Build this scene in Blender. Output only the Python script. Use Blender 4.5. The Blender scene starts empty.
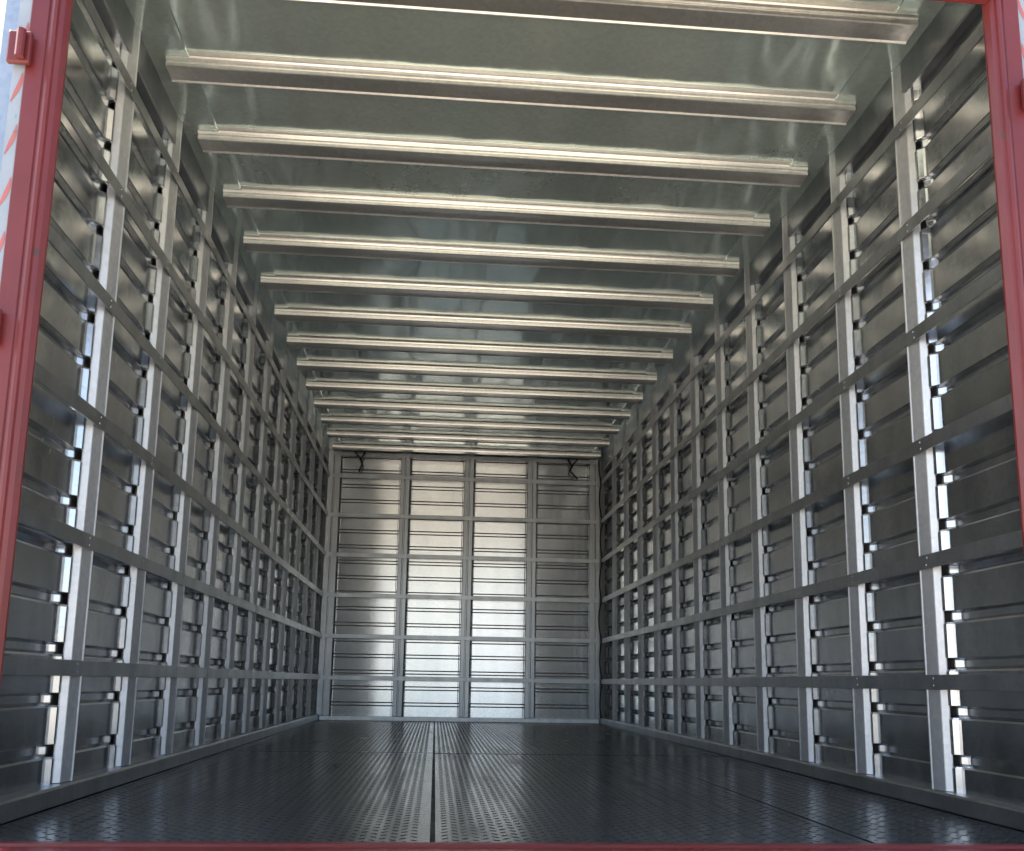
import bpy, math, random
import numpy as np
from mathutils import Vector, Matrix
S = bpy.context.scene
rad = math.radians
random.seed(7)

# ------------------------------------------------------------------ camera
CAM = (0.9738, 0.0, 0.3318)
PITCH, YAW, ROLL, FPX = 0.16903, 0.07925, 0.0159, 937.35
fwd = Vector((math.sin(YAW)*math.cos(PITCH), math.cos(YAW)*math.cos(PITCH), math.sin(PITCH)))
rt0 = Vector((math.cos(YAW), -math.sin(YAW), 0)); up0 = rt0.cross(fwd)
rt = math.cos(ROLL)*rt0 + math.sin(ROLL)*up0
up = -math.sin(ROLL)*rt0 + math.cos(ROLL)*up0
cd = bpy.data.cameras.new('camera'); cam = bpy.data.objects.new('camera', cd)
S.collection.objects.link(cam); S.camera = cam
m = Matrix.Identity(4)
for i in range(3):
    m[i][0], m[i][1], m[i][2], m[i][3] = rt[i], up[i], -fwd[i], CAM[i]
cam.matrix_world = m
cd.sensor_width = 36; cd.lens = FPX/1024*36
cd.shift_x = -1.12/1024; cd.shift_y = 97.27/1024
cd.clip_start = 0.01; cd.clip_end = 3000

# ------------------------------------------------------------------ sky, sun, exposure
SUN_EL, SUN_AZ = 52, -70           # azimuth from +Y towards +X: ahead of the camera, to the left
w = bpy.data.worlds.new('World'); S.world = w; w.use_nodes = True
nt = w.node_tree; bg = nt.nodes['Background']
sky = nt.nodes.new('ShaderNodeTexSky'); sky.sky_type = 'NISHITA'; sky.sun_disc = False
sky.sun_elevation = rad(SUN_EL); sky.sun_rotation = rad(SUN_AZ)
sky.dust_density = 2.5
wtc = nt.nodes.new('ShaderNodeTexCoord'); wmp = nt.nodes.new('ShaderNodeMapping'); wmp.inputs['Scale'].default_value = (1, 1, 2.6)
wno = nt.nodes.new('ShaderNodeTexNoise'); wno.inputs['Scale'].default_value = 2.2; wno.inputs['Detail'].default_value = 7; wno.inputs['Roughness'].default_value = .55
wrp = nt.nodes.new('ShaderNodeValToRGB'); wrp.color_ramp.elements[0].position = .48; wrp.color_ramp.elements[1].position = .68
wmx = nt.nodes.new('ShaderNodeMix'); wmx.data_type = 'RGBA'; wmx.inputs['B'].default_value = (4.3, 4.8, 5.4, 1)
nt.links.new(wtc.outputs['Generated'], wmp.inputs[0]); nt.links.new(wmp.outputs[0], wno.inputs['Vector']); nt.links.new(wno.outputs['Fac'], wrp.inputs[0])
nt.links.new(wrp.outputs[0], wmx.inputs['Factor']); nt.links.new(sky.outputs[0], wmx.inputs['A']); nt.links.new(wmx.outputs['Result'], bg.inputs[0]); bg.inputs[1].default_value = 0.13
sl = bpy.data.lights.new('sun', 'SUN'); so = bpy.data.objects.new('sun', sl); S.collection.objects.link(so)
sl.energy = 4.5; sl.angle = rad(0.5); sl.color = (1.0, 0.93, 0.82)
sd = Vector((math.sin(rad(SUN_AZ))*math.cos(rad(SUN_EL)), math.cos(rad(SUN_AZ))*math.cos(rad(SUN_EL)), math.sin(rad(SUN_EL))))
so.rotation_euler = sd.to_track_quat('Z', 'Y').to_euler()
S.view_settings.view_transform = 'Standard'; S.view_settings.look = 'None'
S.view_settings.gamma = 1.0; S.view_settings.use_curve_mapping = False
S.view_settings.exposure = 1.75
S.render.engine = 'CYCLES'
S.cycles.max_bounces = 16; S.cycles.glossy_bounces = 14; S.cycles.diffuse_bounces = 4
S.cycles.caustics_reflective = True; S.cycles.blur_glossy = 0.3

# ------------------------------------------------------------------ materials
def new_mat(name):
    mt = bpy.data.materials.new(name); mt.use_nodes = True
    t = mt.node_tree; return mt, t, t.nodes['Principled BSDF']
def N(t, typ, **kw):
    n = t.nodes.new(typ)
    for k, v in kw.items(): setattr(n, k, v)
    return n
def mth(t, op, a, b=None, c=None):
    n = N(t, 'ShaderNodeMath', operation=op)
    for i, v in enumerate((a, b, c)):
        if v is None: continue
        if isinstance(v, (int, float)): n.inputs[i].default_value = v
        else: t.links.new(v, n.inputs[i])
    return n.outputs[0]
def noise(t, scale, stretch=(1, 1, 1), detail=3.0, dist=0.0):
    tc = N(t, 'ShaderNodeTexCoord'); mp = N(t, 'ShaderNodeMapping'); mp.inputs['Scale'].default_value = stretch
    oi = N(t, 'ShaderNodeObjectInfo'); ad = N(t, 'ShaderNodeVectorMath', operation='ADD')
    cx = N(t, 'ShaderNodeCombineXYZ'); 
    t.links.new(mth(t, 'MULTIPLY', oi.outputs['Random'], 37.0), cx.inputs[0]); t.links.new(mth(t, 'MULTIPLY', oi.outputs['Random'], 91.0), cx.inputs[1])
    t.links.new(tc.outputs['Object'], ad.inputs[0]); t.links.new(cx.outputs[0], ad.inputs[1])
    t.links.new(ad.outputs[0], mp.inputs[0])
    n = N(t, 'ShaderNodeTexNoise'); n.inputs['Scale'].default_value = scale; n.inputs['Detail'].default_value = detail
    n.inputs['Distortion'].default_value = dist
    t.links.new(mp.outputs[0], n.inputs['Vector']); return n.outputs['Fac']
def ramp(t, fac, a, b, pa=0.3, pb=0.7):
    r = N(t, 'ShaderNodeValToRGB'); e = r.color_ramp.elements
    e[0].position, e[1].position = pa, pb
    e[0].color = (*a, 1); e[1].color = (*b, 1); t.links.new(fac, r.inputs[0]); return r.outputs[0]
def maprange(t, fac, lo, hi):
    n = N(t, 'ShaderNodeMapRange'); n.inputs[1].default_value = 0.25; n.inputs[2].default_value = 0.75
    n.inputs[3].default_value = lo; n.inputs[4].default_value = hi; t.links.new(fac, n.inputs[0]); return n.outputs[0]

def galv(name, ca, cb, r0, r1, metal=1.0, aniso=0.0, wave=0.0, wscale=2.0, wstretch=(1, 1, 1), streak=(3, 3, .4)):
    mt, t, p = new_mat(name)
    p.inputs['Metallic'].default_value = metal
    tc = N(t, 'ShaderNodeTexCoord'); vo = N(t, 'ShaderNodeTexVoronoi'); vo.inputs['Scale'].default_value = 70
    t.links.new(tc.outputs['Object'], vo.inputs['Vector'])
    sp = N(t, 'ShaderNodeSeparateColor'); t.links.new(vo.outputs['Color'], sp.inputs[0])
    spang = sp.outputs[0]
    mx = N(t, 'ShaderNodeMix', data_type='RGBA', blend_type='MULTIPLY'); mx.inputs['Factor'].default_value = 1
    t.links.new(ramp(t, noise(t, 3, streak, 3), ca, cb), mx.inputs['A'])
    t.links.new(ramp(t, spang, (.88, .89, .90), (1, 1, 1), 0, 1), mx.inputs['B'])
    t.links.new(mx.outputs['Result'], p.inputs['Base Color'])
    t.links.new(mth(t, 'ADD', maprange(t, noise(t, 4, streak, 3), r0, r1), mth(t, 'MULTIPLY', spang, .03)), p.inputs['Roughness'])
    if aniso:
        p.inputs['Anisotropic'].default_value = aniso
        tg = N(t, 'ShaderNodeTangent', direction_type='UV_MAP', uv_map='UVMap'); t.links.new(tg.outputs[0], p.inputs['Tangent'])
    if wave:
        b = N(t, 'ShaderNodeBump'); b.inputs['Strength'].default_value = 1.0; b.inputs['Distance'].default_value = wave
        t.links.new(noise(t, wscale, wstretch, 1.0, 0), b.inputs['Height']); t.links.new(b.outputs[0], p.inputs['Normal'])
    return mt
M = {}
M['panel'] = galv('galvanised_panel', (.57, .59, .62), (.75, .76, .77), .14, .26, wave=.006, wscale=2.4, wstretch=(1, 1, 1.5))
M['post'] = galv('galvanised_post', (.66, .68, .71), (.80, .82, .84), .42, .52, metal=.85, wave=.0008, wscale=12)
M['rail'] = galv('galvanised_rail', (.36, .38, .40), (.50, .52, .54), .34, .44, wave=.0006, wscale=10)
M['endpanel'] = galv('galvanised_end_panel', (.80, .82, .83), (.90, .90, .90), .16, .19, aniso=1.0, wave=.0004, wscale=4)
M['roof'] = galv('galvanised_roof_sheet', (.64, .78, .75), (.77, .88, .85), .08, .17, metal=.72, wave=.02, wscale=2.6, wstretch=(1.8, .5, 1), streak=(1, .3, 1))
M['beam'] = galv('galvanised_beam', (.76, .76, .74), (.90, .89, .85), .27, .37, metal=.88, wave=.001, wscale=6, streak=(.5, 4, 3))

def paint(name, col, r=.3, coat=.3):
    mt, t, p = new_mat(name)
    c2 = tuple(x*.8 for x in col)
    chip = ramp(t, noise(t, 38, (1, 1, .6), 6), (0, 0, 0), (1, 1, 1), .685, .70)
    mx = N(t, 'ShaderNodeMix', data_type='RGBA'); t.links.new(chip, mx.inputs['Factor'])
    t.links.new(ramp(t, noise(t, 6, (1, 1, 1), 5), c2, col), mx.inputs['A']); mx.inputs['B'].default_value = (col[0]*.45, col[1]*.9+.01, col[2]*.8+.005, 1)
    t.links.new(mx.outputs['Result'], p.inputs['Base Color'])
    t.links.new(maprange(t, noise(t, 14, (1, 1, 1), 4), r*.8, r*1.3), p.inputs['Roughness'])
    p.inputs['Coat Weight'].default_value = coat; p.inputs['Coat Roughness'].default_value = .15
    b = N(t, 'ShaderNodeBump'); b.inputs['Distance'].default_value = .0006
    t.links.new(noise(t, 30, (1, 1, .4), 2), b.inputs['Height']); t.links.new(b.outputs[0], p.inputs['Normal'])
    return mt
M['red'] = paint('red_paint', (.145, .020, .021), .38, .15)
M['white'] = paint('white_tape', (.30, .35, .42), .35, .2)
M['redtape'] = paint('red_tape', (.42, .13, .12), .35, .2)
M['rubber'] = paint('black_rubber', (.012, .012, .013), .6, 0)
M['cable'] = paint('black_cable', (.010, .010, .011), .5, 0)
M['skin'] = paint('outer_skin_paint', (.35, .36, .37), .4, .1)

def floor_mat():
    mt, t, p = new_mat('black_tread_plate')
    p.inputs['IOR'].default_value = 1.75
    t.links.new(ramp(t, noise(t, 2, (1, 1, 1), 5), (.006, .011, .017), (.018, .028, .038)), p.inputs['Base Color'])
    t.links.new(maprange(t, noise(t, 4, (2, .4, 1), 2), .15, .29), p.inputs['Roughness'])
    return mt
M['floor'] = floor_mat()
def ground_mat():
    mt, t, p = new_mat('pale_concrete_yard')
    t.links.new(ramp(t, noise(t, .7, (1, 1, 1), 9), (.44, .38, .30), (.62, .54, .43)), p.inputs['Base Color'])
    p.inputs['Roughness'].default_value = .9; return mt
M['ground'] = ground_mat()

# ------------------------------------------------------------------ mesh helpers
class MB:
    def __init__(s): s.v = []; s.f = []
    def box(s, x0, x1, y0, y1, z0, z1, bev=0.0):
        b = len(s.v)
        if bev <= 0:
            s.v += [(x, y, z) for z in (z0, z1) for y in (y0, y1) for x in (x0, x1)]
            s.f += [tuple(b+i for i in q) for q in ((0, 2, 3, 1), (4, 5, 7, 6), (0, 1, 5, 4), (2, 6, 7, 3), (0, 4, 6, 2), (1, 3, 7, 5))]
        else:
            import bmesh
            bm = bmesh.new(); bmesh.ops.create_cube(bm, size=1)
            for q in bm.verts: q.co = Vector(((x0+x1)/2+q.co.x*(x1-x0), (y0+y1)/2+q.co.y*(y1-y0), (z0+z1)/2+q.co.z*(z1-z0)))
            bmesh.ops.bevel(bm, geom=bm.edges[:], offset=bev, segments=2, affect='EDGES', profile=.5)
            bm.verts.index_update()
            s.v += [tuple(q.co) for q in bm.verts]; s.f += [tuple(b+q.index for q in f.verts) for f in bm.faces]; bm.free()
        return s
    def extrude(s, prof, a0, a1, put, closed=True, caps=True):
        """prof: list of (p,q); put(p,q,a)->xyz"""
        b = len(s.v); n = len(prof)
        for a in (a0, a1): s.v += [put(p, q, a) for p, q in prof]
        for i in range(n if closed else n-1):
            j = (i+1) % n; s.f.append((b+i, b+j, b+n+j, b+n+i))
        if closed and caps: s.f.append(tuple(b+i for i in range(n))[::-1]); s.f.append(tuple(b+n+i for i in range(n)))
        return s
    def tube(s, pts, r, seg=8):
        pts = [Vector(p) for p in pts]; b = len(s.v)
        for i, p in enumerate(pts):
            d = (pts[min(i+1, len(pts)-1)]-pts[max(i-1, 0)]).normalized()
            a = d.orthogonal().normalized() if i == 0 else (a - d*a.dot(d)).normalized()
            c = d.cross(a)
            s.v += [tuple(p+(a*math.cos(2*math.pi*k/seg)+c*math.sin(2*math.pi*k/seg))*r) for k in range(seg)]
        for i in range(len(pts)-1):
            for k in range(seg):
                k2 = (k+1) % seg; s.f.append((b+i*seg+k, b+i*seg+k2, b+(i+1)*seg+k2, b+(i+1)*seg+k))
        s.f.append(tuple(b+k for k in range(seg))[::-1]); s.f.append(tuple(b+(len(pts)-1)*seg+k for k in range(seg)))
        return s
    def build(s, name, mat, parent=None, uv='wall', smooth=False, loc=(0, 0, 0)):
        me = bpy.data.meshes.new(name); L = Vector(loc)
        me.from_pydata([tuple(Vector(p)-L) for p in s.v], [], s.f); me.update()
        import bmesh
        bm = bmesh.new(); bm.from_mesh(me); bmesh.ops.recalc_face_normals(bm, faces=bm.faces[:]); bm.to_mesh(me); bm.free()
        ul = me.uv_layers.new(name='UVMap')
        for lp in me.loops:
            c = me.vertices[lp.vertex_index].co
            ul.data[lp.index].uv = (c.z+.01*c.x, c.x+c.y) if uv == 'wall' else (c.y+c.z*.3, c.x)
        if smooth: me.polygons.foreach_set('use_smooth', [True]*len(me.polygons))
        me.materials.append(mat)
        o = bpy.data.objects.new(name, me); S.collection.objects.link(o)
        o.location = loc
        if parent: 
            o.parent = parent; o.location = Vector(loc) - parent.location
        return o
def thing(name, label, cat, loc=(0, 0, 0), group=None):
    o = bpy.data.objects.new(name, None); S.collection.objects.link(o); o.location = loc
    o['label'] = label; o['category'] = cat
    o.empty_display_size = .1
    if group: o['group'] = group
    return o

W, BACK, ZC = 2.4, 8.08, 2.320          # width between post faces, end wall, ceiling height
YF = 2.06                               # where the walls start behind the door frame
BAY = 0.49139
RAILZ = [0.352 + .3475*k for k in range(6)]
GROOVES = [0.137 + .1335*k for k in range(17)]
ZTOP = 2.312

# ------------------------------------------------------------------ setting
MB().box(-400, 400, -400, 400, -1.2, -1.15).build('ground', M['ground'])['kind'] = 'structure'
floor = MB().box(-.06, W+.06, YF-.03, BACK+.08, -.08, -.006).build('floor', M['rubber'], uv='flat'); floor['kind'] = 'structure'
def tread_plate(x0, x1, y0, y1):
    """plate with raised lozenges lying alternately along the two diagonals"""
    b = MB(); b.box(x0, x1, y0, y1, -.005, 0.0, .0012)
    P = .031; c45 = math.sqrt(.5); La, Wa, H = .0135, .0040, .0011
    n = int((x1-x0+y1-y0)/P)+4
    for iu in range(-2*n, 2*n):
        for iv in range(-2*n, 2*n):
            cx = x0 + (iu+iv)*P*c45; cy = y0 + (iu-iv)*P*c45
            if not (x0+.02 < cx < x1-.02 and y0+.02 < cy < y1-.02): continue
            ang = rad(45) if (iu+iv) % 2 else rad(-45)
            ca, sa = math.cos(ang), math.sin(ang); k = len(b.v)
            for u, v, h in ((-La, 0, -.0002), (-La*.45, -Wa, -.0002), (La*.45, -Wa, -.0002), (La, 0, -.0002), (La*.45, Wa, -.0002), (-La*.45, Wa, -.0002),
                            (-La*.55, 0, H), (-La*.3, -Wa*.4, H), (La*.3, -Wa*.4, H), (La*.55, 0, H), (La*.3, Wa*.4, H), (-La*.3, Wa*.4, H)):
                b.v.append((cx+u*ca-v*sa, cy+u*sa+v*ca, h))
            for q in range(6): b.f.append((k+q, k+(q+1) % 6, k+6+(q+1) % 6, k+6+q))
            b.f.append(tuple(k+6+q for q in range(6)))
    return b
G = .005
for x0, x1, y0, y1 in [(0.012, .978, YF-.03, 4.535), (0.012, .978, 4.555, BACK+.02), (.978, 1.935, YF-.03, 4.50), (1.935, 2.388, YF-.03, 4.50), (.978, 2.388, 4.54, BACK+.02)]:
    tread_plate(x0+G, x1-G, y0+G, y1-G).build('floor_plate', M['floor'], floor, uv='flat', loc=((x0+x1)/2, (y0+y1)/2, 0))

# ------------------------------------------------------------------ walls
def panel_mesh(length, zt=ZTOP, z0=0.0, near_ramp=.032, far_ramp=.012, depth=.017, GD=.020, groove=((-.022, 0), (-.0165, .16), (-.0105, .92), (-.009, 1), (.009, 1), (.0105, .92), (.0155, .08), (.017, 0))):
    """height field: a along the wall, z up, p towards the inside (p=0 is the recessed sheet)"""
    av = [0, .004, .010, .018, .026, .034, .05, length*.25, length*.5, length*.75, length-.06]
    av += [length-near_ramp-.012, length-near_ramp-.004, length-near_ramp, length-near_ramp+.006, length-.014, length-.008, length-.003, length]
    av = sorted(set(round(q, 5) for q in av))
    def pr(a):
        q = 0
        if a < far_ramp: q = depth*(1-a/far_ramp)
        r = length-near_ramp
        if a > r: 
            t = min((a-r)/max(near_ramp-.012, .006), 1); q = depth*(t*t*(3-2*t)*.4+t*.6)
        return q
    zs = [(z0, 0)]
    for g in GROOVES:
        if g-.03 < z0 or g+.03 > zt: continue
        for dz, d in groove: zs.append((g+dz, d))
    zs.append((zt, 0))
    V, F = [], []
    for z, d in zs:
        for a in av: V.append((a, pr(a)-GD*d, z))
    n = len(av)
    for i in range(len(zs)-1):
        if zs[i][1] == zs[i+1][1] == .3: continue          # open slot between two strips of sheet
        for j in range(n-1): F.append((i*n+j, i*n+j+1, (i+1)*n+j+1, (i+1)*n+j))
    return V, F
def post_profile(wd=.060):
    """(a,p): a=0 is the far edge of the face, growing towards the camera; p=0 is the face"""
    return [(-.022, -.056), (-.004, -.056), (0.0, -.002), (.002, .0022), (.006, .0022), (.009, 0),
            (wd-.003, -.008), (wd, -.0095), (wd+.013, -.024), (wd+.013, -.027), (wd+.010, -.027), (wd-.005, -.014), (.010, -.006), (.005, -.056), (-.004, -.0575), (-.022, -.0575)]
def side_wall(side, label):
    """side -1: left, +1: right"""
    X = (lambda p: -p) if False else None
    fx = (lambda p: 0+p) if side < 0 else (lambda p: W-p)
    y1 = 2.714 if side < 0 else 2.664
    root = thing('side_wall', label, 'wall', (fx(0), YF, 0))
    ys = [y1+BAY*k for k in range(11)]
    P0 = -.038
    starts = [YF+.004] + [y+.006 for y in ys]
    ends = [y-.060-.018 for y in ys] + [BACK-.03]
    cache = {}
    for s0, e0 in zip(starts, ends):
        L = round(e0-s0, 4)
        V, F = panel_mesh(L)
        b = MB(); b.v = [(fx(P0+p), s0+a, z) for a, p, z in V]; b.f = [f for f in F]
        o = b.build('panel', M['panel'], root, loc=(fx(P0), s0, 0), smooth=False)
        o.rotation_euler = (random.uniform(-.0012, .0012), random.uniform(-.0008, .0008), random.uniform(-.004, .004))
    for i, y in enumerate(ys):
        b = MB(); b.extrude(post_profile(), .052, 2.313, lambda p, q, a: (fx(q), y-p, a))
        o = b.build('post', M['post'], root, loc=(fx(0), y, 0)); o.rotation_euler = (random.uniform(-.0012, .0012), random.uniform(-.0006, .0006), random.uniform(-.02, .02))
    for z in RAILZ:
        b = MB(); b.box(min(fx(.0035), fx(.0075)), max(fx(.0035), fx(.0075)), YF+.002, BACK-.012, z-.021, z+.021, .001)
        for y in ys:       # rivet heads
            for dz in (-.010, .010):
                c = (fx(.0075), y-.055+random.uniform(-.004, .004), z+dz)
                n = 8; k0 = len(b.v)
                for r, h in ((.0045, 0), (.003, .0018)):
                    b.v += [(c[0]+(fx(h)-fx(0)), c[1]+r*math.cos(2*math.pi*k/n), c[2]+r*math.sin(2*math.pi*k/n)) for k in range(n)]
                for k in range(n): b.f.append((k0+k, k0+(k+1) % n, k0+n+(k+1) % n, k0+n+k))
                b.f.append(tuple(k0+n+k for k in range(n)))
        b.build('rail', M['rail'], root, loc=(fx(.005), YF, z)).rotation_euler.x = random.uniform(-.0006, .0006)
    # base channel, top strip, outer skin, end trim
    MB().extrude([(-.05, .0005), (.012, .0005), (.014, .003), (.014, .044), (.010, .050), (-.05, .050)], YF, BACK-.01, lambda p, q, a: (fx(p), a, q)).build('base_channel', M['rail'], root)
    MB().extrude([(-.049, 2.20), (-.010, 2.20), (-.006, 2.206), (-.006, ZC-.0055), (-.049, ZC-.0055)], YF, BACK-.01, lambda p, q, a: (fx(p), a, q)).build('top_strip', M['rail'], root)
    MB().box(min(fx(-.064), fx(-.070)), max(fx(-.064), fx(-.070)), YF-.002, BACK+.09, -.08, 2.45).build('outer_skin', M['skin'], root)
    MB().box(min(fx(-.07), fx(-.02)), max(fx(-.07), fx(-.02)), YF-.002, YF+.003, 0, 2.312).build('end_trim', M['rail'], root)
    return root
side_wall(-1, 'left side wall of ribbed galvanised panels with posts and flat rails')
side_wall(1, 'right side wall of ribbed galvanised panels with posts and flat rails')

# far end wall
ew = thing('end_wall', 'far end wall of the cargo box with polished ribbed panels in four columns', 'wall', (W/2, BACK, 0))
PX = [(-.01, .10), (.622, .703), (1.180, 1.262), (1.738, 1.820), (2.292, 2.385)]
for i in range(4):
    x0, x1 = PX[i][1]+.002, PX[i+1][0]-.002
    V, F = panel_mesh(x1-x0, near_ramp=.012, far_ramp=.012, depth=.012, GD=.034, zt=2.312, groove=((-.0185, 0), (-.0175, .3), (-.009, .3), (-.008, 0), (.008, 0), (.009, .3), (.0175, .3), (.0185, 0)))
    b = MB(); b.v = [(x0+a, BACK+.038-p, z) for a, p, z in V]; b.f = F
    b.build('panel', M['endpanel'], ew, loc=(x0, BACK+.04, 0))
for i, (a, c) in enumerate(PX):
    mid = (a+c)/2
    b = MB()
    b.extrude([(a, .0535), (a, .004), (a+.003, .002), (mid-.008, .002), (mid-.004, .016), (mid+.004, .016), (mid+.008, .002), (c-.003, .002), (c, .004), (c, .0535)],
              .04, 2.313, lambda p, q, z: (p, BACK+q, z))
    b.build('post', M['rail'], ew, loc=(mid, BACK, 0))
for z in RAILZ + [2.285]:
    MB().box(.02, W-.025, BACK-.004, BACK+.001, z-.018, z+.018, .001).build('rail', M['rail'], ew, loc=(.02, BACK, z))
MB().box(.02, W-.025, BACK-.006, BACK+.03, .001, .036, .002).build('base_channel', M['post'], ew)
MB().box(-.070, W+.070, BACK+.09, BACK+.1, -.08, 2.45).build('outer_skin', M['skin'], ew)

# ------------------------------------------------------------------ ceiling
ce = thing('ceiling', 'galvanised steel ceiling of the cargo box with cross beams', 'ceiling', (W/2, YF, ZC))
b = MB()
n = 6
b.box(-.063, W+.063, YF-.01, BACK+.088, ZC, ZC+.004)
b.build('ceiling_sheet', M['roof'], ce, uv='flat')
for fx in (lambda p: p, lambda p: W-p):
    MB().extrude([(-.05, ZC-.001), (.118, ZC-.001), (.121, ZC-.003), (.118, ZC-.005), (-.046, ZC-.005)], YF, BACK-.01, lambda p, q, a: (fx(p), a, q)).build('corner_angle', M['roof'], ce, uv='flat')
MB().box(-.08, W+.08, YF-.01, BACK+.1, 2.45, 2.456).build('outer_skin', M['skin'], ce)
for k in range(14):
    y = 2.40 + .4199*k + random.uniform(-.004, .004)
    zb = 2.285
    pr = [(-.030, ZC-.0012), (-.004, ZC-.0012), (0, ZC-.006), (0.003, zb+.022), (.008, zb+.019), (.008, zb+.014), (.004, zb+.011), (.006, zb+.002), (.010, zb), (.040, zb+.001),
          (.078, zb), (.083, zb-.004), (.087, zb-.003), (.085, zb+.004), (.082, ZC-.0012), (.108, ZC-.0012), (.108, ZC+.0008), (-.030, ZC+.0008)]
    b = MB(); b.extrude(pr, .045, W-.045, lambda p, q, a: (a, y+p, q))
    b.build('cross_beam', M['beam'], ce, uv='flat', loc=(W/2, y, zb))

# ------------------------------------------------------------------ red door frame
df = thing('door_frame', 'red painted steel door frame around the open end of the cargo box', 'door frame', (W/2, 2.0, 0))
def jamb(fx, name):
    pr = [(-.006, 2.057), (-.006, 2.033), (-.003, 2.030), (.034, 2.030), (.037, 2.033), (.040, 2.033), (.043, 2.027), (.049, 2.025), (.055, 2.027), (.058, 2.033), (.063, 2.035), (.067, 2.038), (.075, 2.050), (.075, 2.057)]
    MB().extrude(pr, -.16, 2.46, lambda p, q, z: (fx(p), q, z)).build(name, M['red'], df)
jamb(lambda p: p, 'jamb'); jamb(lambda p: W-p+.004, 'jamb')
b = MB(); b.extrude([(1.99, 2.46), (1.99, 2.09), (1.996, 2.08), (2.045, 2.068), (2.052, 2.073), (2.052, 2.46)], .074, W-.066, lambda p, q, a: (a, p, q)); b.build('header', M['red'], df, uv='flat')
b = MB(); b.extrude([(1.80, -.16), (1.80, -.005), (1.806, .001), (1.985, .001), (1.992, .006), (2.010, .007), (2.018, .004), (2.024, .001), (2.024, -.16)], -.1, W+.1, lambda p, q, a: (a, p, q)); b.build('sill', M['red'], df, uv='flat')
def hinge(fx, z):
    b = MB(); b.box(min(fx(-.04), fx(.012)), max(fx(-.04), fx(.012)), 2.010, 2.0245, z-.04, z+.04, .004)
    b.tube([(fx(-.006), 2.000, z-.034), (fx(-.006), 2.000, z+.034)], .010, 12)
    b.build('hinge', M['red'], df, loc=(fx(0), 1.97, z))
for z in (.30, 1.075, 1.745): hinge(lambda p: p, z)
for z in (.26, 1.04, 1.80): hinge(lambda p: W-p+.004, z)

# ------------------------------------------------------------------ pale corner posts outside the frame
def corner(fx, label):
    r = thing('corner_trim', label, 'trim', (fx(-.04), 2.03, 0), 'pale corner trims outside the red frame')
    a, b_ = sorted((fx(-.0062), fx(-.069)))
    MB().box(a, b_, 2.040, 2.056, -.15, 2.46, .002).build('trim_panel', M['rail'], r, loc=(fx(-.04), 2.05, 0))
    a, b_ = sorted((fx(-.0066), fx(-.034)))
    MB().box(a, b_, 2.036, 2.0396, .0, 2.44, .0008).build('white_strip', M['white'], r, loc=(fx(-.02), 2.038, 0))
    b = MB()
    for k in range(18):
        z = .06 + k*.13; pts = []
        for q in range(9):
            t = q/8; c = -.031+.02*math.sin(t*math.pi*.5); wdt = .0045*math.sin(math.pi*t)+.0008
            pts.append((c-wdt, c+wdt, z+t*.075))
        k0 = len(b.v)
        for c0, c1, zz in pts: b.v += [(fx(c0), 2.0352, zz), (fx(c1), 2.0352, zz)]
        for q in range(8): b.f.append((k0+2*q, k0+2*q+1, k0+2*q+3, k0+2*q+2))
    b.build('red_mark', M['redtape'], r, loc=(fx(-.02), 2.035, 0))
corner(lambda p: p, 'pale corner trim with white strip and curved red marks left of the frame')
corner(lambda p: W-p+.004, 'pale corner trim with white strip and curved red marks right of the frame')

# ------------------------------------------------------------------ cables and ties
def tag(o, label, cat, group=None):
    o['label'] = label; o['category'] = cat
    if group: o['group'] = group
b = MB(); pts = []
for i in range(61):
    z = 2.30 - i*2.25/60
    ph = (z-RAILZ[0])/.3475
    pts.append((W-.005 - .022*abs(math.sin(math.pi*ph)) + .006*math.sin(z*5), BACK-.05+.01*math.sin(z*3.3), z))
b.tube(pts, .0065); tag(b.build('hanging_cable', M['cable'], smooth=True, loc=(W-.03, BACK-.05, 0)), 'black cable running down the far right corner of the box', 'cable')
def tie(x, s, label):
    b = MB(); y = BACK-.02
    b.tube([(x-.05*s, y, 2.30), (x-.02*s, y-.004, 2.262), (x, y-.006, 2.235)], .007)
    b.tube([(x+.035*s, y, 2.30), (x+.02*s, y, 2.27), (x, y-.006, 2.235), (x+.015*s, y-.008, 2.19), (x-.01*s if s > 0 else x+.05, y-.006, 2.12)], .008)
    tag(b.build('tie_strap', M['cable'], smooth=True, loc=(x, y, 2.3)), label, 'strap', 'black tie straps on the end wall')
tie(.27, 1, 'black forked tie strap hanging at the top left of the end wall')
tie(2.13, -1, 'black forked tie strap hanging at the top right of the end wall')
